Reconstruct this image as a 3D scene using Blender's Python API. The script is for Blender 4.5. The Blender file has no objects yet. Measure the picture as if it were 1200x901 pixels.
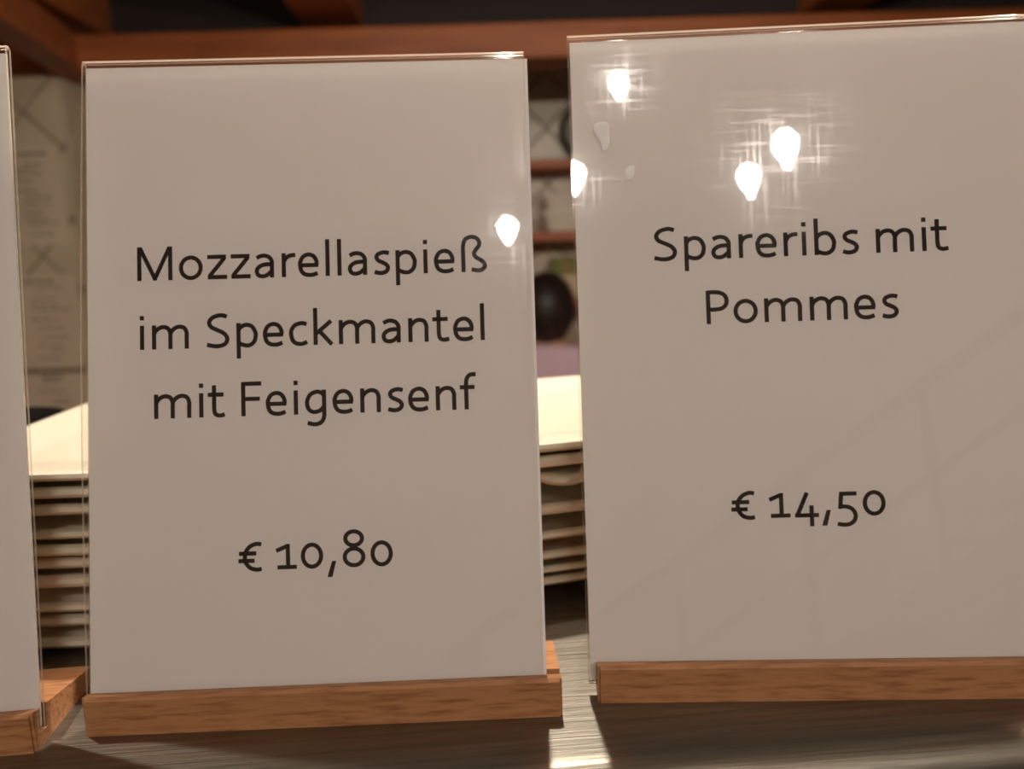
import bpy, bmesh, math, random
from mathutils import Vector, Matrix
random.seed(7)
R_ = math.radians
sc = bpy.context.scene
COL = sc.collection

# ------------------------------------------------------------------ camera
CAM_H, PITCH, ROLL = 0.1494, R_(10.40), R_(-1.854)
F = Vector((0, math.cos(PITCH), -math.sin(PITCH))); RX = Vector((1, 0, 0)); UP = RX.cross(F)
RX2 = math.cos(ROLL) * RX + math.sin(ROLL) * UP
UP2 = -math.sin(ROLL) * RX + math.cos(ROLL) * UP
cd = bpy.data.cameras.new('camera'); cam = bpy.data.objects.new('camera', cd); COL.objects.link(cam)
cd.sensor_width = 36; cd.lens = 27.0; cd.clip_start = 0.01
cam.matrix_world = Matrix(((RX2.x, UP2.x, -F.x, 0), (RX2.y, UP2.y, -F.y, 0), (RX2.z, UP2.z, -F.z, CAM_H), (0, 0, 0, 1)))
cd.dof.use_dof = True; cd.dof.focus_distance = 0.235; cd.dof.aperture_fstop = 9.0
sc.camera = cam

# ------------------------------------------------------------------ world, exposure
w = bpy.data.worlds.new('room_ambient'); sc.world = w; w.use_nodes = True
w.node_tree.nodes['Background'].inputs[0].default_value = (1.0, 0.86, 0.72, 1)
w.node_tree.nodes['Background'].inputs[1].default_value = 0.0
vs = sc.view_settings
vs.view_transform = 'Standard'; vs.look = 'None'; vs.exposure = 0.0; vs.gamma = 1.0; vs.use_curve_mapping = False
BULB_POWER = 395.0      # emission of the bare dining room bulbs
HEAT_WATT = 15.0        # each heat lamp over the plates

FLOOR_Z = -1.35
BACK_Y, PIL_Y, PIL_X = 2.94, 2.27, -1.24

# ------------------------------------------------------------------ helpers
def srgb(r, g, b):
    f = lambda c: (c / 255 / 12.92) if c / 255 <= 0.04045 else ((c / 255 + 0.055) / 1.055) ** 2.4
    return (f(r), f(g), f(b), 1)

def mat(name, col, rough=0.5, metal=0.0, spec=0.5, noise=None, bump=None, coat=0.0, emit=None):
    """noise = (scale xyz, other colour, low, high); bump = (scale xyz, strength)"""
    m = bpy.data.materials.new(name); m.use_nodes = True
    nt = m.node_tree; b = nt.nodes['Principled BSDF']
    b.inputs['Base Color'].default_value = col; b.inputs['Roughness'].default_value = rough
    b.inputs['Metallic'].default_value = metal; b.inputs['Specular IOR Level'].default_value = spec
    b.inputs['Coat Weight'].default_value = coat
    tc = nt.nodes.new('ShaderNodeTexCoord')
    def tex(scale, detail=4.0):
        mp = nt.nodes.new('ShaderNodeMapping'); mp.inputs['Scale'].default_value = scale
        nt.links.new(tc.outputs['Object'], mp.inputs['Vector'])
        n = nt.nodes.new('ShaderNodeTexNoise'); n.inputs['Scale'].default_value = 1.0; n.inputs['Detail'].default_value = detail
        nt.links.new(mp.outputs[0], n.inputs['Vector']); return n
    if noise:
        n = tex(noise[0]); cr = nt.nodes.new('ShaderNodeValToRGB')
        cr.color_ramp.elements[0].position = noise[2]; cr.color_ramp.elements[0].color = col
        cr.color_ramp.elements[1].position = noise[3]; cr.color_ramp.elements[1].color = noise[1]
        nt.links.new(n.outputs[0], cr.inputs[0]); nt.links.new(cr.outputs[0], b.inputs['Base Color'])
    if bump:
        n = tex(bump[0]); bp = nt.nodes.new('ShaderNodeBump'); bp.inputs['Strength'].default_value = bump[1]
        bp.inputs['Distance'].default_value = 0.001
        nt.links.new(n.outputs[0], bp.inputs['Height']); nt.links.new(bp.outputs[0], b.inputs['Normal'])
    if emit:
        b.inputs['Emission Color'].default_value = emit[0]; b.inputs['Emission Strength'].default_value = emit[1]
    return m

def acrylic_mat():
    m = bpy.data.materials.new('clear_acrylic'); m.use_nodes = True
    nt = m.node_tree; N = nt.nodes; N.remove(N['Principled BSDF']); out = N['Material Output']
    tr = N.new('ShaderNodeBsdfTransparent'); tr.inputs[0].default_value = (0.985, 0.975, 0.965, 1)
    g1 = N.new('ShaderNodeBsdfGlossy'); g1.inputs['Roughness'].default_value = 0.012
    g2 = N.new('ShaderNodeBsdfGlossy'); g2.inputs['Roughness'].default_value = 0.125
    fr = N.new('ShaderNodeFresnel'); fr.inputs[0].default_value = 1.47
    tc = N.new('ShaderNodeTexCoord')
    # fine wiping scratches: two stretched noises
    def scr(sc_, rot, lo, hi):
        mp = N.new('ShaderNodeMapping'); mp.inputs['Scale'].default_value = sc_; mp.inputs['Rotation'].default_value = rot
        nt.links.new(tc.outputs['Object'], mp.inputs['Vector'])
        n = N.new('ShaderNodeTexNoise'); n.inputs['Scale'].default_value = 1; n.inputs['Detail'].default_value = 3
        nt.links.new(mp.outputs[0], n.inputs['Vector'])
        mr = N.new('ShaderNodeMapRange'); mr.inputs['From Min'].default_value = lo; mr.inputs['From Max'].default_value = hi
        mr.inputs['To Min'].default_value = 0; mr.inputs['To Max'].default_value = 1
        nt.links.new(n.outputs[0], mr.inputs['Value']); return mr
    a = scr((900, 60, 40), (0, 0.35, 0), 0.50, 0.68)
    b = scr((50, 60, 900), (0, 0.2, 0), 0.50, 0.68)
    c = scr((45, 45, 45), (0, 0, 0), 0.35, 0.75)
    ad = N.new('ShaderNodeMath'); ad.operation = 'ADD'; nt.links.new(a.outputs[0], ad.inputs[0]); nt.links.new(b.outputs[0], ad.inputs[1])
    mu = N.new('ShaderNodeMath'); mu.operation = 'MULTIPLY_ADD'; nt.links.new(ad.outputs[0], mu.inputs[0]); nt.links.new(c.outputs[0], mu.inputs[1]); mu.inputs[2].default_value = 0.05
    ms = N.new('ShaderNodeMath'); ms.operation = 'MULTIPLY'; ms.use_clamp = True; nt.links.new(mu.outputs[0], ms.inputs[0]); ms.inputs[1].default_value = 0.7
    mg = N.new('ShaderNodeMixShader'); nt.links.new(ms.outputs[0], mg.inputs[0]); nt.links.new(g1.outputs[0], mg.inputs[1]); nt.links.new(g2.outputs[0], mg.inputs[2])
    mx = N.new('ShaderNodeMixShader'); nt.links.new(fr.outputs[0], mx.inputs[0]); nt.links.new(tr.outputs[0], mx.inputs[1]); nt.links.new(mg.outputs[0], mx.inputs[2])
    nt.links.new(mx.outputs[0], out.inputs[0]); return m

def film_mat(name, col, clear, through=.5):
    m = bpy.data.materials.new(name); m.use_nodes = True
    nt = m.node_tree; N = nt.nodes; b = N['Principled BSDF']; b.inputs['Base Color'].default_value = col; b.inputs['Roughness'].default_value = .3
    tl = N.new('ShaderNodeBsdfTranslucent'); tl.inputs[0].default_value = col
    m0 = N.new('ShaderNodeMixShader'); m0.inputs[0].default_value = through; nt.links.new(b.outputs[0], m0.inputs[1]); nt.links.new(tl.outputs[0], m0.inputs[2])
    tr = N.new('ShaderNodeBsdfTransparent'); mx = N.new('ShaderNodeMixShader'); mx.inputs[0].default_value = clear
    nt.links.new(m0.outputs[0], mx.inputs[1]); nt.links.new(tr.outputs[0], mx.inputs[2]); nt.links.new(mx.outputs[0], N['Material Output'].inputs[0])
    return m

M = dict(
    beech=mat('beech_wood', srgb(172, 122, 82), 0.55, spec=0.3, noise=((90, 520, 800), srgb(138, 90, 56), 0.45, 0.72), bump=((90, 600, 1100), 0.10)),
    paper=mat('white_paper', srgb(232, 227, 223), 0.75, spec=0.2),
    ink=mat('black_ink', srgb(42, 33, 32), 0.8, spec=0.1),
    grey_ink=mat('grey_ink', srgb(140, 118, 100), 0.8, spec=0.1),
    acrylic=acrylic_mat(),
    edge_light=film_mat('acrylic_edge_light', srgb(250, 232, 214), .60),  # cream film paints the light caught in the bend and cut sides
    residue=film_mat('glue_residue', srgb(255, 253, 250), .6, 0.0),
    porcelain=mat('cream_porcelain', srgb(236, 226, 204), 0.18, coat=0.3),
    steel=mat('brushed_steel', srgb(148, 142, 131), 0.42, metal=1.0, noise=((14, 420, 60), srgb(124, 118, 107), 0.35, 0.7), bump=((25, 1400, 200), 0.16)),
    steel_side=mat('steel_panel', srgb(150, 145, 138), 0.45, metal=1.0),
    beam=mat('pine_beam', srgb(174, 94, 44), 0.55, noise=((3, 30, 40), srgb(140, 70, 33), 0.4, 0.75)),
    dark_wood=mat('dark_board', srgb(46, 34, 30), 0.8),
    shelf=mat('red_pine_shelf', srgb(196, 104, 56), 0.5, noise=((4, 30, 60), srgb(168, 84, 44), 0.4, 0.7)),
    tile=mat('cream_wall_tile', srgb(216, 196, 168), 0.35, noise=((6, 6, 6), srgb(206, 184, 156), 0.4, 0.7)),
    grout=mat('brown_grout', srgb(112, 92, 70), 0.9),
    plaster=mat('warm_plaster', srgb(214, 198, 178), 0.9, noise=((2, 2, 2), srgb(204, 188, 166), 0.4, 0.6)),
    floor=mat('terracotta_floor', srgb(120, 88, 66), 0.5, noise=((5, 5, 5), srgb(98, 72, 54), 0.4, 0.6)),
    menu=mat('ivory_menu_paper', srgb(222, 200, 174), 0.8),
    black=mat('black_plastic', srgb(22, 20, 20), 0.4),
    matte_black=mat('matte_black_ware', srgb(14, 12, 12), 0.75, spec=0.15),
    brass=mat('brass_socket', srgb(150, 120, 70), 0.35, metal=1.0),
    copper=mat('heat_lamp_copper', srgb(190, 120, 80), 0.3, metal=1.0),
    bulb=mat('glowing_bulb', srgb(255, 240, 220), 0.5, emit=((1.0, 0.91, 0.825, 1), BULB_POWER)),
    heat=mat('glowing_heat_bulb', srgb(255, 230, 190), 0.5, emit=((1.0, 0.82, 0.58, 1), 25)),
    plastic=mat('white_tub', srgb(246, 232, 212), 0.4),
    green=mat('green_package', srgb(110, 120, 30), 0.5, noise=((12, 12, 12), srgb(180, 120, 50), 0.45, 0.6)),
    cream=mat('cream_carton', srgb(226, 200, 160), 0.6),
    tray=mat('tray_face', srgb(150, 138, 122), 0.4),
    skin=mat('skin', srgb(206, 158, 132), 0.55),
    hair=mat('dark_brown_hair', srgb(38, 24, 20), 0.5, noise=((30, 30, 8), srgb(60, 36, 30), 0.4, 0.7)),
    shirt=mat('pale_pink_shirt', srgb(236, 200, 214), 0.85),
    trousers=mat('black_trousers', srgb(32, 30, 34), 0.85),
    stair=mat('stair_wood', srgb(96, 62, 40), 0.5),
)

def link(name, bm, m, parent=None, smooth=False):
    me = bpy.data.meshes.new(name); bmesh.ops.recalc_face_normals(bm, faces=bm.faces); bm.to_mesh(me); bm.free()
    if smooth:
        for p in me.polygons: p.use_smooth = True
    me.materials.append(M[m] if isinstance(m, str) else m)
    o = bpy.data.objects.new(name, me); COL.objects.link(o)
    if parent: o.parent = parent
    return o
def auto_smooth(o, ang=35):
    me = o.data
    for p in me.polygons: p.use_smooth = True
    bm = bmesh.new(); bm.from_mesh(me)
    for e in bm.edges:
        if len(e.link_faces) == 2 and e.calc_face_angle(0) > R_(ang): e.smooth = False
    bm.to_mesh(me); bm.free(); return o
def tag(o, label, cat=None, group=None, kind=None):
    if label: o['label'] = label
    if cat: o['category'] = cat
    if group: o['group'] = group
    if kind: o['kind'] = kind
    return o
def empty(name, loc, rz, label, cat, group=None):
    o = bpy.data.objects.new(name, None); COL.objects.link(o); o.location = loc; o.rotation_euler = (0, 0, rz)
    o.empty_display_size = 0.05
    return tag(o, label, cat, group)
def box(bm, a, b, bevel=0.0, mtx=None, seg=2):
    r = bmesh.ops.create_cube(bm, size=1.0)
    vs_ = r['verts']
    bmesh.ops.scale(bm, verts=vs_, vec=(b[0] - a[0], b[1] - a[1], b[2] - a[2]))
    bmesh.ops.translate(bm, verts=vs_, vec=[(a[i] + b[i]) / 2 for i in range(3)])
    if bevel:
        es = list({e for v in vs_ for e in v.link_edges})
        r2 = bmesh.ops.bevel(bm, geom=es, offset=bevel, segments=seg, affect='EDGES', profile=0.5)
        vs_ = list({v for f_ in r2['faces'] for v in f_.verts} | {v for v in vs_ if v.is_valid})
    if mtx is not None: bmesh.ops.transform(bm, matrix=mtx, verts=vs_)
    return bm
def B(a, b, bevel=0.0, mtx=None): return box(bmesh.new(), a, b, bevel, mtx)
def prism(bm, prof, x0, x1, fn=lambda x, y, z: (x, y, z)):
    """extrude a (y, z) profile from x0 to x1"""
    A = [bm.verts.new(fn(x0, p[0], p[1])) for p in prof]; Bv = [bm.verts.new(fn(x1, p[0], p[1])) for p in prof]
    n = len(prof)
    for i in range(n): bm.faces.new((A[i], A[(i + 1) % n], Bv[(i + 1) % n], Bv[i]))
    bm.faces.new(A[::-1]); bm.faces.new(Bv); return bm
def lathe(bm, prof, seg=24, c=(0, 0, 0), closed=False):
    rings = []
    for r, z in prof:
        if r < 1e-6: rings.append([bm.verts.new((c[0], c[1], c[2] + z))])
        else: rings.append([bm.verts.new((c[0] + r * math.cos(2 * math.pi * k / seg), c[1] + r * math.sin(2 * math.pi * k / seg), c[2] + z)) for k in range(seg)])
    pairs = list(zip(rings, rings[1:])) + ([(rings[-1], rings[0])] if closed else [])
    for p, q in pairs:
        for k in range(seg):
            k2 = (k + 1) % seg
            if len(p) == 1 and len(q) == 1: continue
            if len(p) == 1: bm.faces.new((p[0], q[k], q[k2]))
            elif len(q) == 1: bm.faces.new((p[k], q[0], p[k2]))
            else: bm.faces.new((p[k], q[k], q[k2], p[k2]))
    return bm
def tube(bm, pts, r, seg=10):
    rings = []
    pts = [Vector(p) for p in pts]
    for i, p in enumerate(pts):
        d = (pts[min(i + 1, len(pts) - 1)] - pts[max(i - 1, 0)]).normalized()
        a = d.orthogonal().normalized() if abs(d.z) > 0.9 else d.cross(Vector((0, 0, 1))).normalized()
        b = d.cross(a)
        rings.append([bm.verts.new(p + r * (math.cos(2 * math.pi * k / seg) * a + math.sin(2 * math.pi * k / seg) * b)) for k in range(seg)])
    for p, q in zip(rings, rings[1:]):
        for k in range(seg): bm.faces.new((p[k], p[(k + 1) % seg], q[(k + 1) % seg], q[k]))
    bm.faces.new(rings[0][::-1]); bm.faces.new(rings[-1]); return bm
def struct(name, bm, m): return tag(link(name, bm, m), None, kind='structure')

# ------------------------------------------------------------------ the room
XL, XR, YF, CEIL = -3.2, 3.2, -3.4, 1.55
KCEIL = 0.90
struct('floor', B((XL - .1, YF - .1, FLOOR_Z - .1), (XR + .1, BACK_Y + .1, FLOOR_Z)), 'floor')
struct('ceiling', B((XL - .1, YF - .1, CEIL), (XR + .1, BACK_Y + .1, CEIL + .1)), 'plaster')
wb = struct('wall_back', B((XL - .1, BACK_Y, FLOOR_Z), (XR + .1, BACK_Y + .1, CEIL)), 'grout')
struct('wall_left', B((XL - .1, YF, FLOOR_Z), (XL, BACK_Y, CEIL)), 'plaster')
struct('wall_right', B((XR, YF, FLOOR_Z), (XR + .1, BACK_Y, CEIL)), 'plaster')
struct('wall_front', B((XL - .1, YF - .1, FLOOR_Z), (XR + .1, YF, CEIL)), 'plaster')
pil = struct('wall_corner', B((-2.1, PIL_Y, FLOOR_Z), (PIL_X, BACK_Y, KCEIL)), 'grout')
# low dark boarding over the kitchen
struct('trim_1', B((XL, 0.95, KCEIL), (XR, BACK_Y, KCEIL + .06)), 'dark_wood')

# diagonal tiles: crossings sit at (u0 + i d/2, z0 + j d/2)
D_T, GR, T_T = 0.2, 0.0045, 0.006
def tile_bm(poly):
    """poly in (u, v), CCW; chamfered little slab facing -n"""
    bm = bmesh.new()
    cx = sum(p[0] for p in poly) / len(poly); cy = sum(p[1] for p in poly) / len(poly)
    lo = [bm.verts.new((p[0], 0, p[1])) for p in poly]; hi = []
    for p in poly:
        d = Vector((cx - p[0], cy - p[1])); d.normalize()
        hi.append(bm.verts.new((p[0] + d.x * .0025, -T_T, p[1] + d.y * .0025)))
    n = len(poly)
    for i in range(n): bm.faces.new((lo[i], lo[(i + 1) % n], hi[(i + 1) % n], hi[i]))
    bm.faces.new(hi); return bm
def clip(poly, ax, lim, keep_less):
    out = []
    for i in range(len(poly)):
        p, q = poly[i], poly[(i + 1) % len(poly)]
        ip = (p[ax] <= lim) == keep_less or p[ax] == lim; iq = (q[ax] <= lim) == keep_less or q[ax] == lim
        if ip: out.append(p)
        if ip != iq:
            t = (lim - p[ax]) / (q[ax] - p[ax]); out.append((p[0] + t * (q[0] - p[0]), p[1] + t * (q[1] - p[1])))
    return out
full_tiles = {}
def tiles(parent, u0, z0, ulo, uhi, zlo, zhi, place, tm='tile'):
    d = D_T / 2; r = d - GR / 2 * 1.414
    for i in range(int((ulo - u0) / d) - 2, int((uhi - u0) / d) + 3):
        for j in range(int((zlo - z0) / d) - 2, int((zhi - z0) / d) + 3):
            if (i + j) % 2 == 0: continue
            c = (u0 + i * d, z0 + j * d)
            dia = [(-r, 0), (0, -r), (r, 0), (0, r)]
            poly = [(c[0] + a, c[1] + b) for a, b in dia]; ins = all(ulo <= p[0] <= uhi and zlo <= p[1] <= zhi for p in poly)
            if ins:
                if tm not in full_tiles:
                    o = link('tile', tile_bm(dia), tm, parent); full_tiles[tm] = o.data
                else:
                    o = bpy.data.objects.new('tile', full_tiles[tm]); COL.objects.link(o); o.parent = parent
            else:
                for ax, lim, kl in ((0, ulo, False), (0, uhi, True), (1, zlo, False), (1, zhi, True)):
                    poly = clip(poly, ax, lim, kl) if poly else poly
                if len(poly) < 3: continue
                ar = abs(sum(poly[k][0] * poly[(k + 1) % len(poly)][1] - poly[(k + 1) % len(poly)][0] * poly[k][1] for k in range(len(poly)))) / 2
                if ar < 2e-4: continue
                o = link('tile', tile_bm([(p[0] - c[0], p[1] - c[1]) for p in poly]), tm, parent)
            place(o, c)
def place_back(o, c): o.location = (c[0], BACK_Y, c[1])
def place_pil(o, c): o.location = (c[0], PIL_Y, c[1])
def place_side(o, c): o.location = (PIL_X, c[0], c[1]); o.rotation_euler = (0, 0, R_(90))
tiles(wb, 0.156, 0.560, PIL_X + .008, 1.75, -0.45, KCEIL - .002, place_back)
tiles(pil, -1.349, 0.556, -2.1, PIL_X - .001, -0.55, 0.648, place_pil)
tiles(pil, PIL_Y + .09, 0.556, PIL_Y + .001, BACK_Y - .008, -0.55, KCEIL - .002, place_side)

# beams of the timber canopy
def beam_thing(name, a, b, rz, loc, label, cat='beam', m='beam', group=None):
    o = link(name, B(a, b, .006), m); o.location = loc; o.rotation_euler = (0, 0, rz)
    return tag(o, label, cat, group)
beam_thing('timber_beam', (-.06, -.08, -.047), (4.2, .08, .047), R_(0.6), (-1.17, 2.28, .690),
           'long horizontal pine beam running across the kitchen above the tiled wall')
sl = beam_thing('timber_beam', (-.05, -1.3, -.047), (.03, .08, .047), R_(11.6), (-1.17, 2.2, .695),
           'slanting pine beam meeting the long beam above the menu sheets')
beam_thing('timber_fascia', (-2.1, 2.262, .652), (PIL_X + .01, 2.30, KCEIL), 0, (0, 0, 0), 'brown wooden fascia board directly above the tiled pillar', 'board')
beam_thing('gap_shade_board', (-1.15, 2.40, .70), (3.0, 2.43, KCEIL), 0, (0, 0, 0), 'dark board added as the shaded gap behind the joists above the long beam', 'board', 'dark_wood')  # added dark board, paints the shade between beam and joists
for x, nm in ((-1.21, 'over the joint with the slanting beam'), (-.475, 'next to the one at the slanting beam'), (.96, 'farthest from the slanting beam')):
    o = link('ceiling_joist', B((-.085, -1.35, .775), (.085, .15, KCEIL + .004), .006), 'beam'); o.location = (x, 2.25, 0); o.rotation_euler = (0, 0, R_(3))
    tag(o, 'pine ceiling joist above the long beam, ' + nm, 'joist', 'ceiling joists over the kitchen')

# ------------------------------------------------------------------ service counter
CY = R_(4.2)
cnt = empty('service_counter', (0.009, 0.203, FLOOR_Z), CY, 'brushed steel service counter carrying the menu signs and plates', 'counter')
h0 = -FLOOR_Z
prof = [(0.0, h0)]
prof = [(.0005, h0), (.385, h0), (.385, h0 - .03), (.02, h0 - .03), (-.009, h0 - .03)] + [(-.0005 - .011 * math.sin(R_(a)), h0 - .011 + .011 * math.cos(R_(a))) for a in range(100, -1, -12)]
top = link('worktop', prism(bmesh.new(), prof, -1.3, 1.6), 'steel', cnt); auto_smooth(top, 30)
link('cabinet_body', B((-1.27, .03, 0.10), (1.57, .365, h0 - .0295)), 'steel_side', cnt)
link('plinth', B((-1.25, .07, 0.0), (1.55, .35, .1005)), 'black', cnt)

# ------------------------------------------------------------------ lettering (stroke built)
HW = 0.062
def cr(pts, n=7):
    out = []
    P = [Vector(p) for p in pts]; P = [2 * P[0] - P[1]] + P + [2 * P[-1] - P[-2]]
    for i in range(1, len(P) - 2):
        for k in range(n):
            t = k / n; a, b, c, d = P[i - 1:i + 3]
            out.append(.5 * ((2 * b) + (c - a) * t + (2 * a - 5 * b + 4 * c - d) * t * t + (3 * b - a - 3 * c + d) * t ** 3))
    out.append(P[-2]); return out
def S(*pts): return ('s', pts)          # smooth stroke
def L(*pts): return ('l', pts)          # straight stroke
def O(cx, cy, rx, ry): return ('o', (cx, cy, rx, ry))
def Q(*pts): return ('q', pts)          # filled polygon
XH = .71; h = HW
bowl = ((h, .50), (.15, .60), (.30, .65), (.46, .595), (.555, .43), (.565, .33), (.53, .17), (.42, .065), (.30, .042), (.16, .075), (h, .14))
arch = lambda x0, x1: S((x0, .46), (x0 + .10, .585), (x0 + .25, .65), (x1 - .07, .61), (x1, .47), (x1, .33), (x1, .16), (x1, 0))
G = {  # glyph: (left bearing, ink width, right bearing, strokes)
 'M': (.11, 1.03, .12, [L((h, 0), (h, 1)), L((h + .015, .985), (.515, .055)), L((1.015 - h, .985), (.515, .055)), L((1.03 - h, 1), (1.03 - h, 0)), Q((.455, 0.0), (.575, 0.0), (.575, .12), (.455, .12))]),
 'o': (.07, .70, .075, [O(.35, .352, .35 - h, .365 - h)]),
 'z': (.05, .59, .05, [L((.01, XH - .055), (.565, XH - .055)), L((.515, XH - .09), (.075, .09)), L((.02, .055), (.59, .055))]),
 'a': (.07, .57, .115, [S((.06, .585), (.16, .635), (.28, .652), (.42, .61), (.505, .49), (.508, .36), (.508, .18), (.508, 0)), S((.508, .395), (.36, .392), (.22, .37), (.10, .29), (h, .185), (.11, .08), (.22, .042), (.36, .075), (.508, .20))]),
 'r': (.11, .41, 0.0, [L((h, 0), (h, XH)), S((h, .44), (.13, .56), (.23, .625), (.32, .645), (.41, .645))]),
 'e': (.07, .615, .085, [L((h, .335), (.60, .335)), S((.553, .33), (.54, .47), (.46, .60), (.32, .652), (.16, .595), (.075, .45), (.063, .34), (.10, .17), (.20, .07), (.34, .042), (.46, .055), (.575, .10))]),
 'l': (.112, .125, .112, [L((h, 0), (h, 1.09))]),
 'i': (.112, .135, .112, [L((.0675, 0), (.0675, XH)), L((.0675, .865), (.0675, .995))]),
 's': (.085, .485, .05, [S((.455, .625), (.36, .652), (.25, .65), (.12, .595), (.083, .505), (.14, .415), (.26, .355), (.37, .29), (.42, .19), (.36, .085), (.24, .045), (.13, .05), (.02, .085))]),
 'p': (.11, .63, .077, [L((h, -.335), (h, XH)), S(*bowl)]),
 'b': (.11, .63, .077, [L((h, 0), (h, 1.09)), S(*bowl)]),
 'ß': (.11, .77, .05, [S((h, 0), (h, .3), (h, .55), (h, .76), (.11, .94), (.21, 1.02), (.33, 1.045), (.46, 1.01), (.545, .90), (.53, .77), (.44, .66), (.385, .55), (.44, .44), (.57, .36), (.67, .27), (.70, .17), (.63, .075), (.50, .043), (.30, .075))]),
 'm': (.11, 1.08, .11, [L((h, 0), (h, XH)), arch(h, .54), arch(.54, 1.08 - h)]),
 'n': (.11, .60, .11, [L((h, 0), (h, XH)), arch(h, .60 - h)]),
 'S': (.08, .69, .09, [S((.615, .905), (.50, .945), (.37, .945), (.19, .885), (.095, .755), (.15, .615), (.33, .52), (.52, .42), (.62, .275), (.57, .125), (.42, .055), (.25, .048), (.02, .095))]),
 'c': (.07, .54, .07, [S((.525, .615), (.43, .648), (.335, .65), (.17, .59), (.075, .45), (.063, .34), (.10, .17), (.20, .07), (.33, .042), (.43, .055), (.535, .10))]),
 'k': (.11, .60, .04, [L((h, 0), (h, 1.09)), L((.085, .335), (.53, .70)), L((.185, .40), (.545, 0))]),
 't': (.01, .49, .05, [L((0, .655), (.46, .655)), S((.185, .93), (.185, .7), (.185, .45), (.185, .24), (.215, .10), (.31, .047), (.40, .05), (.49, .075))]),
 'F': (.11, .59, .05, [L((h, 0), (h, 1)), L((h, 1 - .055), (.59, 1 - .055)), L((h, .50), (.545, .50))]),
 'g': (.08, .625, .11, [S((.562, XH), (.562, .4), (.562, .1), (.555, -.08), (.49, -.22), (.36, -.29), (.22, -.29), (.07, -.25)), S((.562, .55), (.45, .635), (.34, .65), (.16, .57), (.065, .36), (.10, .17), (.20, .08), (.31, .065), (.45, .11), (.562, .22))]),
 'f': (0.0, .48, 0.0, [L((0, .655), (.44, .655)), S((.19, 0), (.19, .4), (.19, .72), (.205, .88), (.27, .99), (.36, 1.028), (.48, 1.025))]),
 'P': (.11, .66, .05, [L((h, 0), (h, 1)), S((h, .945), (.25, .945), (.42, .92), (.55, .83), (.595, .69), (.56, .55), (.44, .455), (.26, .43), (h, .43))]),
 ',': (.04, .27, .10, [Q((.0, -.28), (.15, -.28), (.27, .19), (.145, .19))]),
 '€': (.0, .68, .05, [S((.68, .745), (.59, .765), (.50, .76), (.34, .69), (.22, .54), (.19, .38), (.22, .22), (.34, .07), (.50, .015), (.59, .012), (.68, .035)), L((.02, .49), (.53, .49)), L((0, .275), (.475, .275))]),
 '1': (.05, .61, .05, [L((.355, 0), (.355, .735)), L((.01, .54), (.34, .675)), L((.04, .055), (.61, .055))]),
 '0': (.07, .66, .07, [O(.33, .365, .33 - h, .385 - h)]),
 '8': (.09, .67, .08, [O(.335, .835, .245, .205), O(.335, .29, .335 - h, .245)]),
 '4': (.06, .71, .04, [L((.385, .73), (.075, .02)), L((.02, .045), (.71, .045)), L((.505, .34), (.505, -.29))]),
 '5': (.08, .59, .08, [L((.075, .665), (.575, .665)), L((.135, .70), (.09, .21)), S((.04, .265), (.18, .285), (.36, .25), (.49, .13), (.525, -.02), (.47, -.165), (.34, -.25), (.18, -.265), (.0, -.235))]),
 ' ': (0, .32, 0, []),
}
def stroke_mesh(bm, pts, fn, closed=False, hw=HW):
    P = [Vector(p) for p in pts]; n = len(P); Lv, Rv = [], []
    for i in range(n):
        if closed: a, b, c = P[i - 1], P[i], P[(i + 1) % n]
        else: a, b, c = P[max(i - 1, 0)], P[i], P[min(i + 1, n - 1)]
        d = (c - a).normalized(); nn = Vector((-d.y, d.x))
        Lv.append(bm.verts.new(fn(b + nn * hw))); Rv.append(bm.verts.new(fn(b - nn * hw)))
    for i in range(n if closed else n - 1):
        j = (i + 1) % n; bm.faces.new((Rv[i], Rv[j], Lv[j], Lv[i]))
def text_bm(s, x_left, x_right, base, cap, to3):
    """ink from x_left to x_right (metres, panel coordinates) on the given baseline"""
    x = -G[s[0]][0]; items = []
    for ch in s:
        lb, wd, rb, st = G[ch]; x += lb; items.append((x, st)); x += wd + rb
    total = x - G[s[-1]][2]; kx = (x_right - x_left) / total
    bm = bmesh.new()
    for x0, st in items:
        fn = lambda p: to3(x_left + (x0 + p[0]) * kx, base + p[1] * cap)
        for k, d in st:
            if k == 's': stroke_mesh(bm, cr(d), fn)
            elif k == 'l': stroke_mesh(bm, d, fn)
            elif k == 'o': stroke_mesh(bm, [(d[0] + d[2] * math.cos(2 * math.pi * q / 40), d[1] + d[3] * math.sin(2 * math.pi * q / 40)) for q in range(40)], fn, True)
            else: bm.faces.new([bm.verts.new(fn(p)) for p in d])
    return bm

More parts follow.
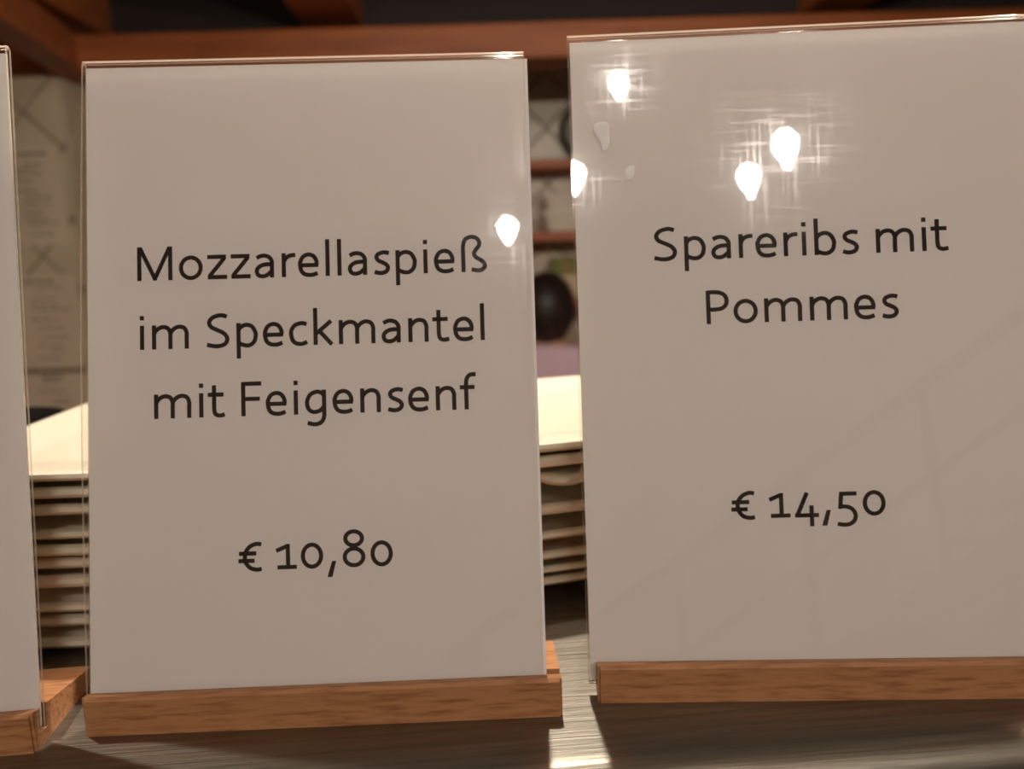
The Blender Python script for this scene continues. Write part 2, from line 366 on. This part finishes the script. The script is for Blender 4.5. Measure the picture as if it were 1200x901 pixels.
# ------------------------------------------------------------------ menu signs
ZL, LIP, SHEET = .012, .005, .0032
def menu_sign(x, y, yaw, lean, tw, H, base_u, ac_u, paper_u, lines, label, residue=None, bow=0.0):
    yaw, lean, tw = R_(yaw), R_(lean), R_(tw)
    t = empty('menu_sign', (x, y, 0), yaw, label, 'sign', 'menu signs on the steel counter')
    cl, sl_ = math.cos(lean), math.sin(lean)
    def pp(u, v, n=0.0):   # panel coordinates: u across, v up the face, n behind the face
        u, v = u * math.cos(tw) - v * math.sin(tw), u * math.sin(tw) + v * math.cos(tw)
        return Vector((u, v * sl_ + n * cl, ZL + v * cl - n * sl_))
    # wooden foot, wedge profile with a leaning slot
    tl = math.tan(lean); dp = .0075
    zf = lambda w_: ZL - w_ * tl
    s0 = (-.0003, zf(-.0003)); s1 = (.0048, zf(.0048))
    prof = [(-LIP, 0), (.036, 0), (.036, zf(.036)), s1, (s1[0] - dp * sl_, s1[1] - dp * cl), (s0[0] - dp * sl_, s0[1] - dp * cl), s0, (-LIP + .001, zf(-LIP + .001)), (-LIP, zf(-LIP) - .0012)]
    bm = prism(bmesh.new(), prof, base_u[0], base_u[1])
    es = [e for e in bm.edges if all(abs(v.co.y + LIP) < 1e-5 for v in e.verts) and abs(e.verts[0].co.x - e.verts[1].co.x) < 1e-6]
    bmesh.ops.bevel(bm, geom=es, offset=.0008, segments=2, affect='EDGES')
    link('wooden_base', bm, 'beech', t)
    # folded acrylic pocket: front sheet, bend at the top, back sheet
    th = .0011; g = SHEET
    outer = [(-.0068, 0), (H - .0020, 0)] + [(H - g / 2 + g / 2 * math.sin(R_(a)), g / 2 - g / 2 * math.cos(R_(a))) for a in range(0, 181, 20)] + [(H - .0020, g), (-.0068, g)]
    ri = g / 2 - th
    inner = [(-.0068, g - th), (H - .0020, g - th)] + [(H - g / 2 + ri * math.sin(R_(a)), g / 2 + ri * math.cos(R_(a))) for a in range(0, 181, 30)] + [(H - .0020, th), (-.0068, th)]
    pr = outer + inner
    bm = bmesh.new()
    if bow:        # the front sheet bulges a little between foot and bend
        ks = [q / 24 for q in range(1, 24)]
        bw = lambda v: -bow * math.sin(math.pi * v / (H - .0020)) ** 1 if v > 0 else 0
        outer = [(-.0068, 0), (0, 0)] + [((H - .0020) * q, bw((H - .0020) * q)) for q in ks] + outer[1:]
        inner = inner[:-1] + [((H - .0020) * q, th + bw((H - .0020) * q)) for q in ks[::-1]] + [(0, th), (-.0068, th)]
        pr = outer + inner
    A = [bm.verts.new(pp(ac_u[0], v, n)) for v, n in pr]; Bv = [bm.verts.new(pp(ac_u[1], v, n)) for v, n in pr]
    k_ = len(pr)
    for i in range(k_):
        f_ = bm.faces.new((A[i], A[(i + 1) % k_], Bv[(i + 1) % k_], Bv[i]))
        if i < len(outer) and min(pr[i][0], pr[(i + 1) % k_][0]) > H - .0004: f_.material_index = 1  # pale line along the bend, painted as refracted light
    for f_ in (bm.faces.new(A[::-1]), bm.faces.new(Bv)): f_.material_index = 1
    ac = link('acrylic_pocket', bm, 'acrylic', t); auto_smooth(ac, 40); ac.data.materials.append(M['edge_light'])
    ac['label'] = 'clear folded acrylic pocket'
    # the printed sheet inside
    n0, n1 = .00145, .0017
    pv0, pv1 = -.006, H - .0024
    bm = bmesh.new()
    q = [pp(paper_u[0], pv0, n0), pp(paper_u[1], pv0, n0), pp(paper_u[1], pv1, n0), pp(paper_u[0], pv1, n0), pp(paper_u[0], pv0, n1), pp(paper_u[1], pv0, n1), pp(paper_u[1], pv1, n1), pp(paper_u[0], pv1, n1)]
    V = [bm.verts.new(p) for p in q]
    for f_ in ((0, 1, 2, 3), (7, 6, 5, 4), (0, 4, 5, 1), (1, 5, 6, 2), (2, 6, 7, 3), (3, 7, 4, 0)): bm.faces.new([V[i] for i in f_])
    pa = link('paper_insert', bm, 'paper', t)
    for s, xl, xr, bs, cap in lines:
        o = link('printed_line', text_bm(s, xl, xr, bs, cap, lambda u, v: pp(u, v, n0 - .00006)), 'ink', pa)
        o['label'] = 'black printed text reading ' + s
    for (u, v, poly) in (residue or []):
        bm = bmesh.new(); bm.faces.new([bm.verts.new(pp(u + a * .001, v + b * .001, -.00008)) for a, b in poly])
        bmesh.ops.triangulate(bm, faces=bm.faces[:])
        link('glue_residue', bm, 'residue', t)
    return t
mm = .001
menu_sign(-.06522, .22627, 1.018, 12.803, -.32, .2066, (-.0735, .0780), (-.0744, .0724), (-.0737, .0735), [
    ('Mozzarellaspieß', -57.4 * mm, 58.1 * mm, 132.4 * mm, 11.25 * mm),
    ('im Speckmantel', -56.8 * mm, 56.6 * mm, 109.6 * mm, 11.25 * mm),
    ('mit Feigensenf', -52.4 * mm, 53.2 * mm, 86.8 * mm, 11.25 * mm),
    ('€ 10,80', -25.7 * mm, 24.5 * mm, 36.7 * mm, 11.0 * mm)],
    'menu sign on a wooden base advertising Mozzarellaspieß for 10,80 euros', bow=.002)
blob1 = [(-2.5, 4), (.5, 4.6), (2.2, 3.6), (2.0, 1), (2.4, -2), (1.2, -5), (-.2, -5.2), (-.8, -2), (-2, 0), (-3, 1.5)]
blob2 = [(-1.4, .5), (-.3, 2), (1.5, 2.3), (1.8, .5), (.8, -2), (-.6, -2.8), (-1.5, -1.4)]
menu_sign(.09662, .23158, -2.042, 11.824, .358, .2115, (-.0715, .0850), (-.0744, .0792), (-.0736, .0786), [
    ('Spareribs mit', -47.7 * mm, 49.9 * mm, 133.4 * mm, 11.3 * mm),
    ('Pommes', -30.8 * mm, 32.8 * mm, 111.5 * mm, 11.3 * mm),
    ('€ 14,50', -25.0 * mm, 25.7 * mm, 46.3 * mm, 11.0 * mm)],
    'menu sign on a wooden base advertising Spareribs mit Pommes for 14,50 euros',
    [(-.0635, .1765, blob1), (-.0550, .1635, blob2)])
menu_sign(-.22411, .21082, 5.291, 10.31, .075, .2066, (-.0775, .0742), (-.0744, .0742), (-.0740, .0739), [],
    'menu sign beside the Mozzarellaspieß sign, its print out of view')

# ------------------------------------------------------------------ plates
def rrect(hx, hy, r, seg=6):
    pts = []
    for cx, cy, a0 in ((hx - r, hy - r, 0), (-hx + r, hy - r, 90), (-hx + r, -hy + r, 180), (hx - r, -hy + r, 270)):
        for k in range(seg + 1):
            a = R_(a0 + 90 * k / seg); pts.append((cx + r * math.cos(a), cy + r * math.sin(a)))
    return pts
WELL = .0004
def plate(cx, cy, rz, hx, hy, ztop, t, dep, label, group, well=.0004, rec=False, moat=0.0, corner=.022):
    bm = bmesh.new()
    rings = [(.040, -dep), (.034, -dep), (.031, -dep + .0012), (.027, -t - min(.0016, (dep - t) * .5) if rec else -dep + .0025), (.006, -t - .0002), (.001, -t * .88), (0, -t * .5), (.0007, -t * .12), (.003, 0), (.0042, -.0002)] + ([(.006, -moat), (.026, -moat), (.0295, -well)] if moat else [(.026, -well * .85), (.031, -well)])
    loops = []
    for ins, z in rings:
        loops.append([bm.verts.new((a, b, z)) for a, b in rrect(hx - ins, hy - ins, max(corner - ins * .6, .004))])
    n = len(loops[0])
    for p, q in zip(loops, loops[1:]):
        for k in range(n): bm.faces.new((p[k], p[(k + 1) % n], q[(k + 1) % n], q[k]))
    bm.faces.new(loops[0][::-1]); bm.faces.new(loops[-1])
    o = link('plate', bm, 'porcelain'); auto_smooth(o, 50)
    o.location = (cx, cy, ztop); o.rotation_euler = (0, 0, rz)
    return tag(o, label, 'plate', group)
ZL_ = [(71.7, 68.2), (65.9, 61.9), (59.0, 55.0), (49.1, 45.7), (43.4, 39.3), (37.6, 33.6), (30.9, 26.4), (20.2, 16.8), (14.3, 10.1), (5.9, 1.9)]
ZM_ = [(69.5, 65.2), (63.8, 59.0), (55.4, 51.0), (42.9, 38.4), (31.3, 27.9), (22.6, 19.2), (15.7, 13.1), (10.8, 7.7)]
ORD = ['topmost', 'second', 'third', 'fourth', 'fifth', 'sixth', 'seventh', 'eighth', 'ninth', 'lowest']
for i, (a, b) in enumerate(ZL_):
    nxt = ZL_[i + 1][0] + .0 if i < 9 else None
    dep = (WELL + (a - nxt) * mm) if nxt is not None else a * mm
    dx, dy = (random.uniform(-.0012, .0012), random.uniform(-.0012, .0012)) if i else (0, 0)
    plate(-.2328 + .082 + dx, .272 + .082 + dy, R_(random.uniform(-.8, .8) if i else 0), .082, .082, a * mm, (a - b) * mm, dep,
          ('%s cream square plate of the taller stack between the wordless and Mozzarellaspieß signs' % ORD[i]) if i < 9 else 'lowest cream square plate of the taller stack between the wordless and Mozzarellaspieß signs',
          'square plates in the taller stack', .0035 if i == 0 else WELL, True, .0036 if i else 0)
for i, (a, b) in enumerate(ZM_):
    nxt = ZM_[i + 1][0] if i < 7 else None
    dep = (WELL + (a - nxt) * mm) if nxt is not None else a * mm
    o_ = 'lowest' if i == 7 else ORD[i]
    if i == 2:
        plate(.0200, .3890, R_(45), .066, .066, a * mm, (a - b) * mm, dep, 'cream plate turned cornerwise, third in the stack between the two printed signs', 'plates in the shorter stack', corner=.010)
    else:
        yaw = R_(15 + (random.uniform(-2, 2) if i else 0))
        plate(.0215, .3795, yaw, .095, .074, a * mm, (a - b) * mm, dep, '%s cream plate of the shorter stack between the two printed signs' % o_, 'plates in the shorter stack', .0035 if i == 0 else WELL, i < 2, .0022 if i else 0)
# black bowl behind the taller stack
bm = lathe(bmesh.new(), [(0, 0), (.03, 0), (.034, .004), (.052, .03), (.060, .052), (.062, .055), (.0585, .0545), (.050, .032), (.03, .008), (0, .006)], 32)
o = link('bowl', bm, 'matte_black', smooth=True); o.location = (-.368, .530, 0); o.scale = (.75, .75, .70); tag(o, 'small black bowl behind the taller stack of plates', 'bowl')

# ------------------------------------------------------------------ heat lamps over the plates
# (their hard shadows on the counter and the beam's shadow on the tiles fix where they hang)
for x, y, side, nm in ((-.42, .42, 'left', 'beyond the taller stack'), (.01, .54, 'middle', 'above the shorter stack of plates'), (.45, .56, 'right', 'above the empty part of the counter')):
    z = .63
    t = empty('heat_lamp_%s_offscreen' % side, (x, y, z), 0, 'copper heat lamp hanging on a cord ' + nm, 'lamp', 'heat lamps above the counter')
    link('lamp_shade', lathe(bmesh.new(), [(.095, 0), (.098, 0), (.085, .07), (.05, .14), (.02, .17), (0, .17), (0, .167), (.018, .167), (.047, .138), (.082, .07)], 32, closed=False), 'copper', t, True)
    link('lamp_cord', tube(bmesh.new(), [(0, 0, .168), (0, 0, CEIL - z + .001)], .004), 'black', t)
    link('bulb_%s_offscreen' % side, lathe(bmesh.new(), [(0, -.008), (.012, -.004), (.022, .010), (.024, .025), (.012, .06), (.012, .168), (0, .168)], 20), 'heat', t, True)
    ld = bpy.data.lights.new('heat_lamp_light_%s_offscreen' % side, 'POINT'); ld.energy = HEAT_WATT * (.33 if x < -.2 else 1.0); ld.color = (1.0, .945, .82); ld.shadow_soft_size = .008
    lo = bpy.data.objects.new('heat_lamp_light_%s_offscreen' % side, ld); COL.objects.link(lo); lo.parent = t; lo.location = (0, 0, -.018)

# ------------------------------------------------------------------ dining room pendant bulbs (mirrored in the acrylic)
def pendant(nm, p, r, label, strength='bulb', top=CEIL):
    t = empty('pendant_lamp_%s_offscreen' % nm, p, 0, label, 'lamp', 'bare bulbs hanging in the room')
    k = r / .024
    link('bulb_%s_offscreen' % nm, lathe(bmesh.new(), [(0, -.055 * k), (.004 * k, -.048 * k), (.012 * k, -.03 * k), (.020 * k, -.012 * k), (.024 * k, .004 * k), (.022 * k, .016 * k), (.014 * k, .026 * k), (.012, .030 * k), (0, .030 * k)], 20), strength, t, True)
    link('socket', lathe(bmesh.new(), [(0, .029 * k), (.0125, .029 * k), (.014, .045 * k), (.012, .07 * k), (.004, .078 * k), (0, .078 * k)], 16), 'brass', t, True)
    link('cord', tube(bmesh.new(), [(0, 0, .077 * k), (0, 0, top - p[2] + .001)], .003), 'black', t)
    return t
pendant('highest', (.168, -1.128, 1.155), .019, 'bare teardrop bulb hanging highest over the dining room side')
pendant('stair_side', (.549, -1.158, .987), .026, 'bare teardrop bulb of the close pair, nearer to the staircase')
pendant('low', (.470, -1.203, .933), .023, 'bare teardrop bulb of the close pair, lower on its cord')
pendant('single', (.058, -1.229, .977), .022, 'bare teardrop bulb hanging alone in front of the printed signs')

# ------------------------------------------------------------------ shelves and what stands on them
SH = [(.430, .031, 'upper'), (.187, .034, 'middle'), (-.048, .026, 'lower')]
for zt, th, nm in SH:
    t = empty('wall_shelf', (0, 0, zt - th), 0, nm + ' reddish pine wall shelf on the tiled kitchen wall', 'shelf')
    link('board', B((-.25, 2.72, 0), (1.25, BACK_Y - T_T + .0005, th), .003), 'shelf', t)
    for x in (-.1, 1.1):
        link('bracket', prism(bmesh.new(), [(BACK_Y - T_T, .0005), (BACK_Y - T_T, -.12), (BACK_Y - T_T - .012, -.12), (2.76, -.01), (2.76, .0005)], x - .012, x + .012), 'black', t)
def tub(x, y, z0, z1, hx, label):
    t = empty('food_tub', (x, y, z0), 0, label, 'container', 'tubs on the middle shelf')
    H_ = z1 - z0; bm = bmesh.new(); rr = []
    for s, z in ((.88, 0), (1.0, H_ * .8)): rr.append([bm.verts.new((a, b, z)) for a, b in rrect(hx * s, .055 * s, .02)])
    n = len(rr[0])
    for k in range(n): bm.faces.new((rr[0][k], rr[0][(k + 1) % n], rr[1][(k + 1) % n], rr[1][k]))
    bm.faces.new(rr[0][::-1]); bm.faces.new(rr[1]); link('tub_body', bm, 'plastic', t)
    link('lid', B((-hx - .004, -.059, H_ * .8 - .001), (hx + .004, .059, H_), .004), 'plastic', t)
tub(.240, 2.80, .187, .258, .11, 'white lidded food tub standing on the middle shelf')
tub(.240, 2.80, .258, .316, .11, 'white lidded food tub stacked on top of another tub')
# leaning round tray
t = empty('round_tray', (.31, 2.915, .431), 0, 'black-rimmed round tray leaning on the tiles on the upper shelf', 'tray')
mt = Matrix.Translation((0, -.030, .108)) @ Matrix.Rotation(R_(90 - 10), 4, 'X')
bm = lathe(bmesh.new(), [(0, 0), (.094, 0), (.094, .006), (0, .006)], 40); bmesh.ops.transform(bm, matrix=mt, verts=bm.verts); link('tray_face', bm, 'tray', t)
bm = lathe(bmesh.new(), [(.092, -.004), (.108, -.002), (.110, .012), (.106, .014), (.092, .008)], 40, closed=True); bmesh.ops.transform(bm, matrix=mt, verts=bm.verts); link('rim', bm, 'black', t, True)
# carton and package on the lower shelf
def carton(name, a, b, m, label, flap):
    t = empty(name, ((a[0] + b[0]) / 2, (a[1] + b[1]) / 2, a[2]), 0, label, 'box')
    hx, hy, hz = (b[0] - a[0]) / 2, (b[1] - a[1]) / 2, b[2] - a[2]
    link('box_body', B((-hx, -hy, 0), (hx, hy, hz - .002), .003), m, t)
    link('lid', B((-hx - .002, -hy - .002, hz - .014), (hx + .002, hy + .002, hz), .002), flap, t)
carton('carton', (.165, 2.755, -.048), (.42, 2.90, .034), 'cream', 'cream carton on the lower shelf under the green package', 'cream')
carton('food_package', (.155, 2.765, .034), (.36, 2.88, .093), 'green', 'green and orange food package lying on the cream carton', 'green')

# ------------------------------------------------------------------ menu sheets on the tiled pillar
def sheet(x0, x1, z0, z1, seed, label, bar=False):
    t = empty('menu_sheet', ((x0 + x1) / 2, PIL_Y - T_T, z0), 0, label, 'paper', 'menu sheets on the tiled pillar')
    hx, hz = (x1 - x0) / 2, z1 - z0
    link('sheet', B((-hx, -.0016, 0), (hx, 0.0002, hz)), 'menu', t)
    rnd = random.Random(seed); bm = bmesh.new(); z = hz - .025; first = True
    while z > .015:
        n = 1 if rnd.random() < .6 else 2
        wd = rnd.uniform(.35, .8) * hx; c = rnd.uniform(-.2, .3) * hx
        hgt = .009 if first else .0045
        x = c - wd / 2
        while x < c + wd / 2:
            l_ = rnd.uniform(.008, .028)
            box(bm, (x, -.0021, z), (min(x + l_, hx * .92), -.0015, z + hgt)) if x < hx * .85 else None
            x += l_ + .006
        z -= rnd.uniform(.012, .03); first = False
    link('printed_text', bm, 'grey_ink', t)['kind'] = 'stuff'
    if bar:
        link('clip_bar', B((-hx, -.006, hz - .008), (hx, -.0005, hz + .004), .001), 'grey_ink', t)
sheet(-1.47, -1.262, .186, .462, 1, 'upper menu sheet taped to the tiles under the beam')
sheet(-1.47, -1.262, -.165, .104, 2, 'middle menu sheet taped to the tiles below a bare strip')
sheet(-1.47, -1.262, -.40, -.178, 3, 'lower menu sheet hung from a thin bar on the tiles', True)

# ------------------------------------------------------------------ kitchen worker seen from behind
def skin_obj(name, verts, edges, radii, m, parent, root=0, sub=2):
    me = bpy.data.meshes.new(name); me.from_pydata(verts, edges, []); me.materials.append(M[m])
    o = bpy.data.objects.new(name, me); COL.objects.link(o); o.parent = parent
    sk = o.modifiers.new('skin', 'SKIN')
    for i, r in enumerate(radii):
        d = me.skin_vertices[0].data[i]; d.radius = r if isinstance(r, tuple) else (r, r); d.use_root = (i == root)
    s = o.modifiers.new('sub', 'SUBSURF'); s.levels = s.render_levels = sub
    return o
PX, PY = .115, 2.45
HT = 0.058 - FLOOR_Z        # crown height above the floor
k = HT / 1.42
t = empty('person', (PX, PY, FLOOR_Z), R_(-8), 'person with dark hair and a pale pink shirt standing with back turned', 'person')
def V(*a): return tuple(c * k for c in a)
# body (y forward = away from the camera)
bv = [V(0, 0, .78), V(0, .0, .92), V(0, .015, 1.05), V(0, .01, 1.14), V(0, .025, 1.19), V(0, .045, 1.235), V(0, .055, 1.30), V(0, .06, 1.37),
      V(-.09, 0, .74), V(-.10, .015, .42), V(-.10, -.01, .08), V(-.10, .12, .03),
      V(.09, 0, .74), V(.10, .015, .42), V(.10, -.01, .08), V(.10, .12, .03),
      V(-.15, .01, 1.135), V(-.21, .02, .90), V(-.15, .20, .82), V(-.12, .27, .82),
      V(.15, .01, 1.135), V(.21, .02, .90), V(.15, .20, .82), V(.12, .27, .82)]
be = [(0, 1), (1, 2), (2, 3), (3, 4), (4, 5), (5, 6), (6, 7), (0, 8), (8, 9), (9, 10), (10, 11), (0, 12), (12, 13), (13, 14), (14, 15),
      (3, 16), (16, 17), (17, 18), (18, 19), (3, 20), (20, 21), (21, 22), (22, 23)]
br = [.10, .095, .10, .08, .045, .05, .078, .06, .075, .05, .035, .03, .075, .05, .035, .03, .045, .036, .026, .026, .045, .036, .026, .026]
skin_obj('body', bv, be, [r * k for r in br], 'skin', t)
for s in (-1, 1):            # hands: palm with five fingers
    w_ = Vector(V(s * .12, .27, .82))
    hv = [tuple(w_), tuple(w_ + Vector((0, .035, -.005)))]; he = [(0, 1)]; hr = [.020, .024]
    for q, (ox, ln) in enumerate(((-.027, .05), (-.009, .062), (.009, .066), (.026, .055))):
        a = w_ + Vector((ox, .05, -.005)); b_ = a + Vector((ox * .2, ln * .55, -.012)); c_ = b_ + Vector((0, ln * .35, -.025))
        n = len(hv); hv += [tuple(a), tuple(b_), tuple(c_)]; he += [(1, n), (n, n + 1), (n + 1, n + 2)]; hr += [.0095, .0085, .0075]
    n = len(hv); a = w_ + Vector((-s * .03, .025, -.005)); b_ = a + Vector((-s * .02, .025, -.01))
    hv += [tuple(a), tuple(b_)]; he += [(0, n), (n, n + 1)]; hr += [.011, .009]
    skin_obj('hand', hv, he, hr, 'skin', t)
sv = [V(0, 0, .64), V(0, 0, .86), V(0, .01, 1.05), V(0, .005, 1.13), V(0, .018, 1.168), V(-.15, .005, 1.13), V(-.205, .015, .96), V(-.215, .03, .88), V(.15, .005, 1.13), V(.205, .015, .96), V(.215, .03, .88)]
skin_obj('shirt', sv, [(0, 1), (1, 2), (2, 3), (3, 4), (3, 5), (5, 6), (6, 7), (3, 8), (8, 9), (9, 10)],
         [(.15 * k, .115 * k), (.145 * k, .11 * k), (.15 * k, .11 * k), (.12 * k, .085 * k), (.062 * k, .058 * k), .068 * k, .056 * k, .052 * k, .068 * k, .056 * k, .052 * k], 'shirt', t)
tv = [V(0, 0, .84), V(0, 0, .72), V(-.09, 0, .66), V(-.10, .01, .40), V(-.10, -.005, .10), V(.09, 0, .66), V(.10, .01, .40), V(.10, -.005, .10)]
skin_obj('trousers', tv, [(0, 1), (1, 2), (2, 3), (3, 4), (1, 5), (5, 6), (6, 7)], [(.135 * k, .11 * k), (.13 * k, .12 * k), .09 * k, .068 * k, .055 * k, .09 * k, .068 * k, .055 * k], 'trousers', t)
for s in (-1, 1):
    bm = bmesh.new(); bmesh.ops.create_uvsphere(bm, u_segments=16, v_segments=10, radius=1)
    bmesh.ops.scale(bm, verts=bm.verts, vec=(.048, .125, .055)); bmesh.ops.translate(bm, verts=bm.verts, vec=(s * .10 * k, .055, .045))
    for v in bm.verts: v.co.z = max(v.co.z, 0)
    link('shoe', bm, 'black', t, True)
# hair: long cap falling to the nape, slightly fuller at the back
bm = bmesh.new(); bmesh.ops.create_uvsphere(bm, u_segments=28, v_segments=20, radius=1)
for v in bm.verts:
    x, y, z = v.co
    fz = 1.0 if z > 0 else 1.18
    wx = .094 * (1.0 - .16 * max(0, -z) ** 1.5)
    v.co = Vector((x * wx * k, (.045 + y * .105 - (.018 if y < 0 else 0)) * k, (1.305 + z * .115 * fz) * k))
    if v.co.y > .10 * k and z < .35: v.co.y = .10 * k - (v.co.y - .10 * k) * .2
hr_ = link('hair', bm, 'hair', t, True)
bm = bmesh.new()                    # face: nose, looking away from the camera
box(bm, V(-.012, .12, 1.27), V(.012, .155, 1.30), .006); link('nose', bm, 'skin', t, True)
for s in (-1, 1):
    bm = bmesh.new(); bmesh.ops.create_uvsphere(bm, u_segments=10, v_segments=8, radius=.011 * k); bmesh.ops.translate(bm, verts=bm.verts, vec=V(s * .03, .128, 1.305)); link('eye', bm, 'black', t, True)
bm = bmesh.new(); box(bm, V(-.022, .118, 1.235), V(.022, .134, 1.243), .003); link('mouth', bm, 'shirt', t, True)

# ------------------------------------------------------------------ staircase on the dining room side (mirrored faintly)
t = empty('staircase', (0, 0, FLOOR_Z), 0, 'dark wooden staircase with handrail rising along the dining room wall', 'staircase')
SY0, SY1 = -3.35, -2.55
N = 13; RUN, RISE = .25, .165
for i in range(N):
    link('tread', B((-.2 + i * RUN, SY0, (i + 1) * RISE - .04), (-.2 + (i + 1) * RUN + .02, SY1, (i + 1) * RISE), .004), 'stair', t)
sl_ = math.atan2(RISE, RUN); ln = math.hypot(RISE, RUN) * N
for y in (SY0 + .02, SY1 - .02):
    bm = prism(bmesh.new(), [(-.2, 0.0), (-.2 + .3, 0.0), (-.2 + N * RUN, N * RISE - .22), (-.2 + N * RUN, N * RISE - .02), (-.2, .14)], y - .02, y + .02, lambda x, a, z: (a, x, z))
    link('stringer', bm, 'stair', t)
for i in range(0, N, 2):
    x = -.2 + (i + .5) * RUN
    link('post', tube(bmesh.new(), [(x, SY1 - .03, (i + 1) * RISE - .01), (x, SY1 - .03, (i + 1) * RISE + .9)], .018), 'stair', t)
for hh in (.9, .55):
    link('handrail', tube(bmesh.new(), [(-.2 + .5 * RUN - .1, SY1 - .03, RISE + hh - .066), (-.2 + (N - .5) * RUN, SY1 - .03, N * RISE + hh)], .026 if hh > .8 else .014), 'stair', t)
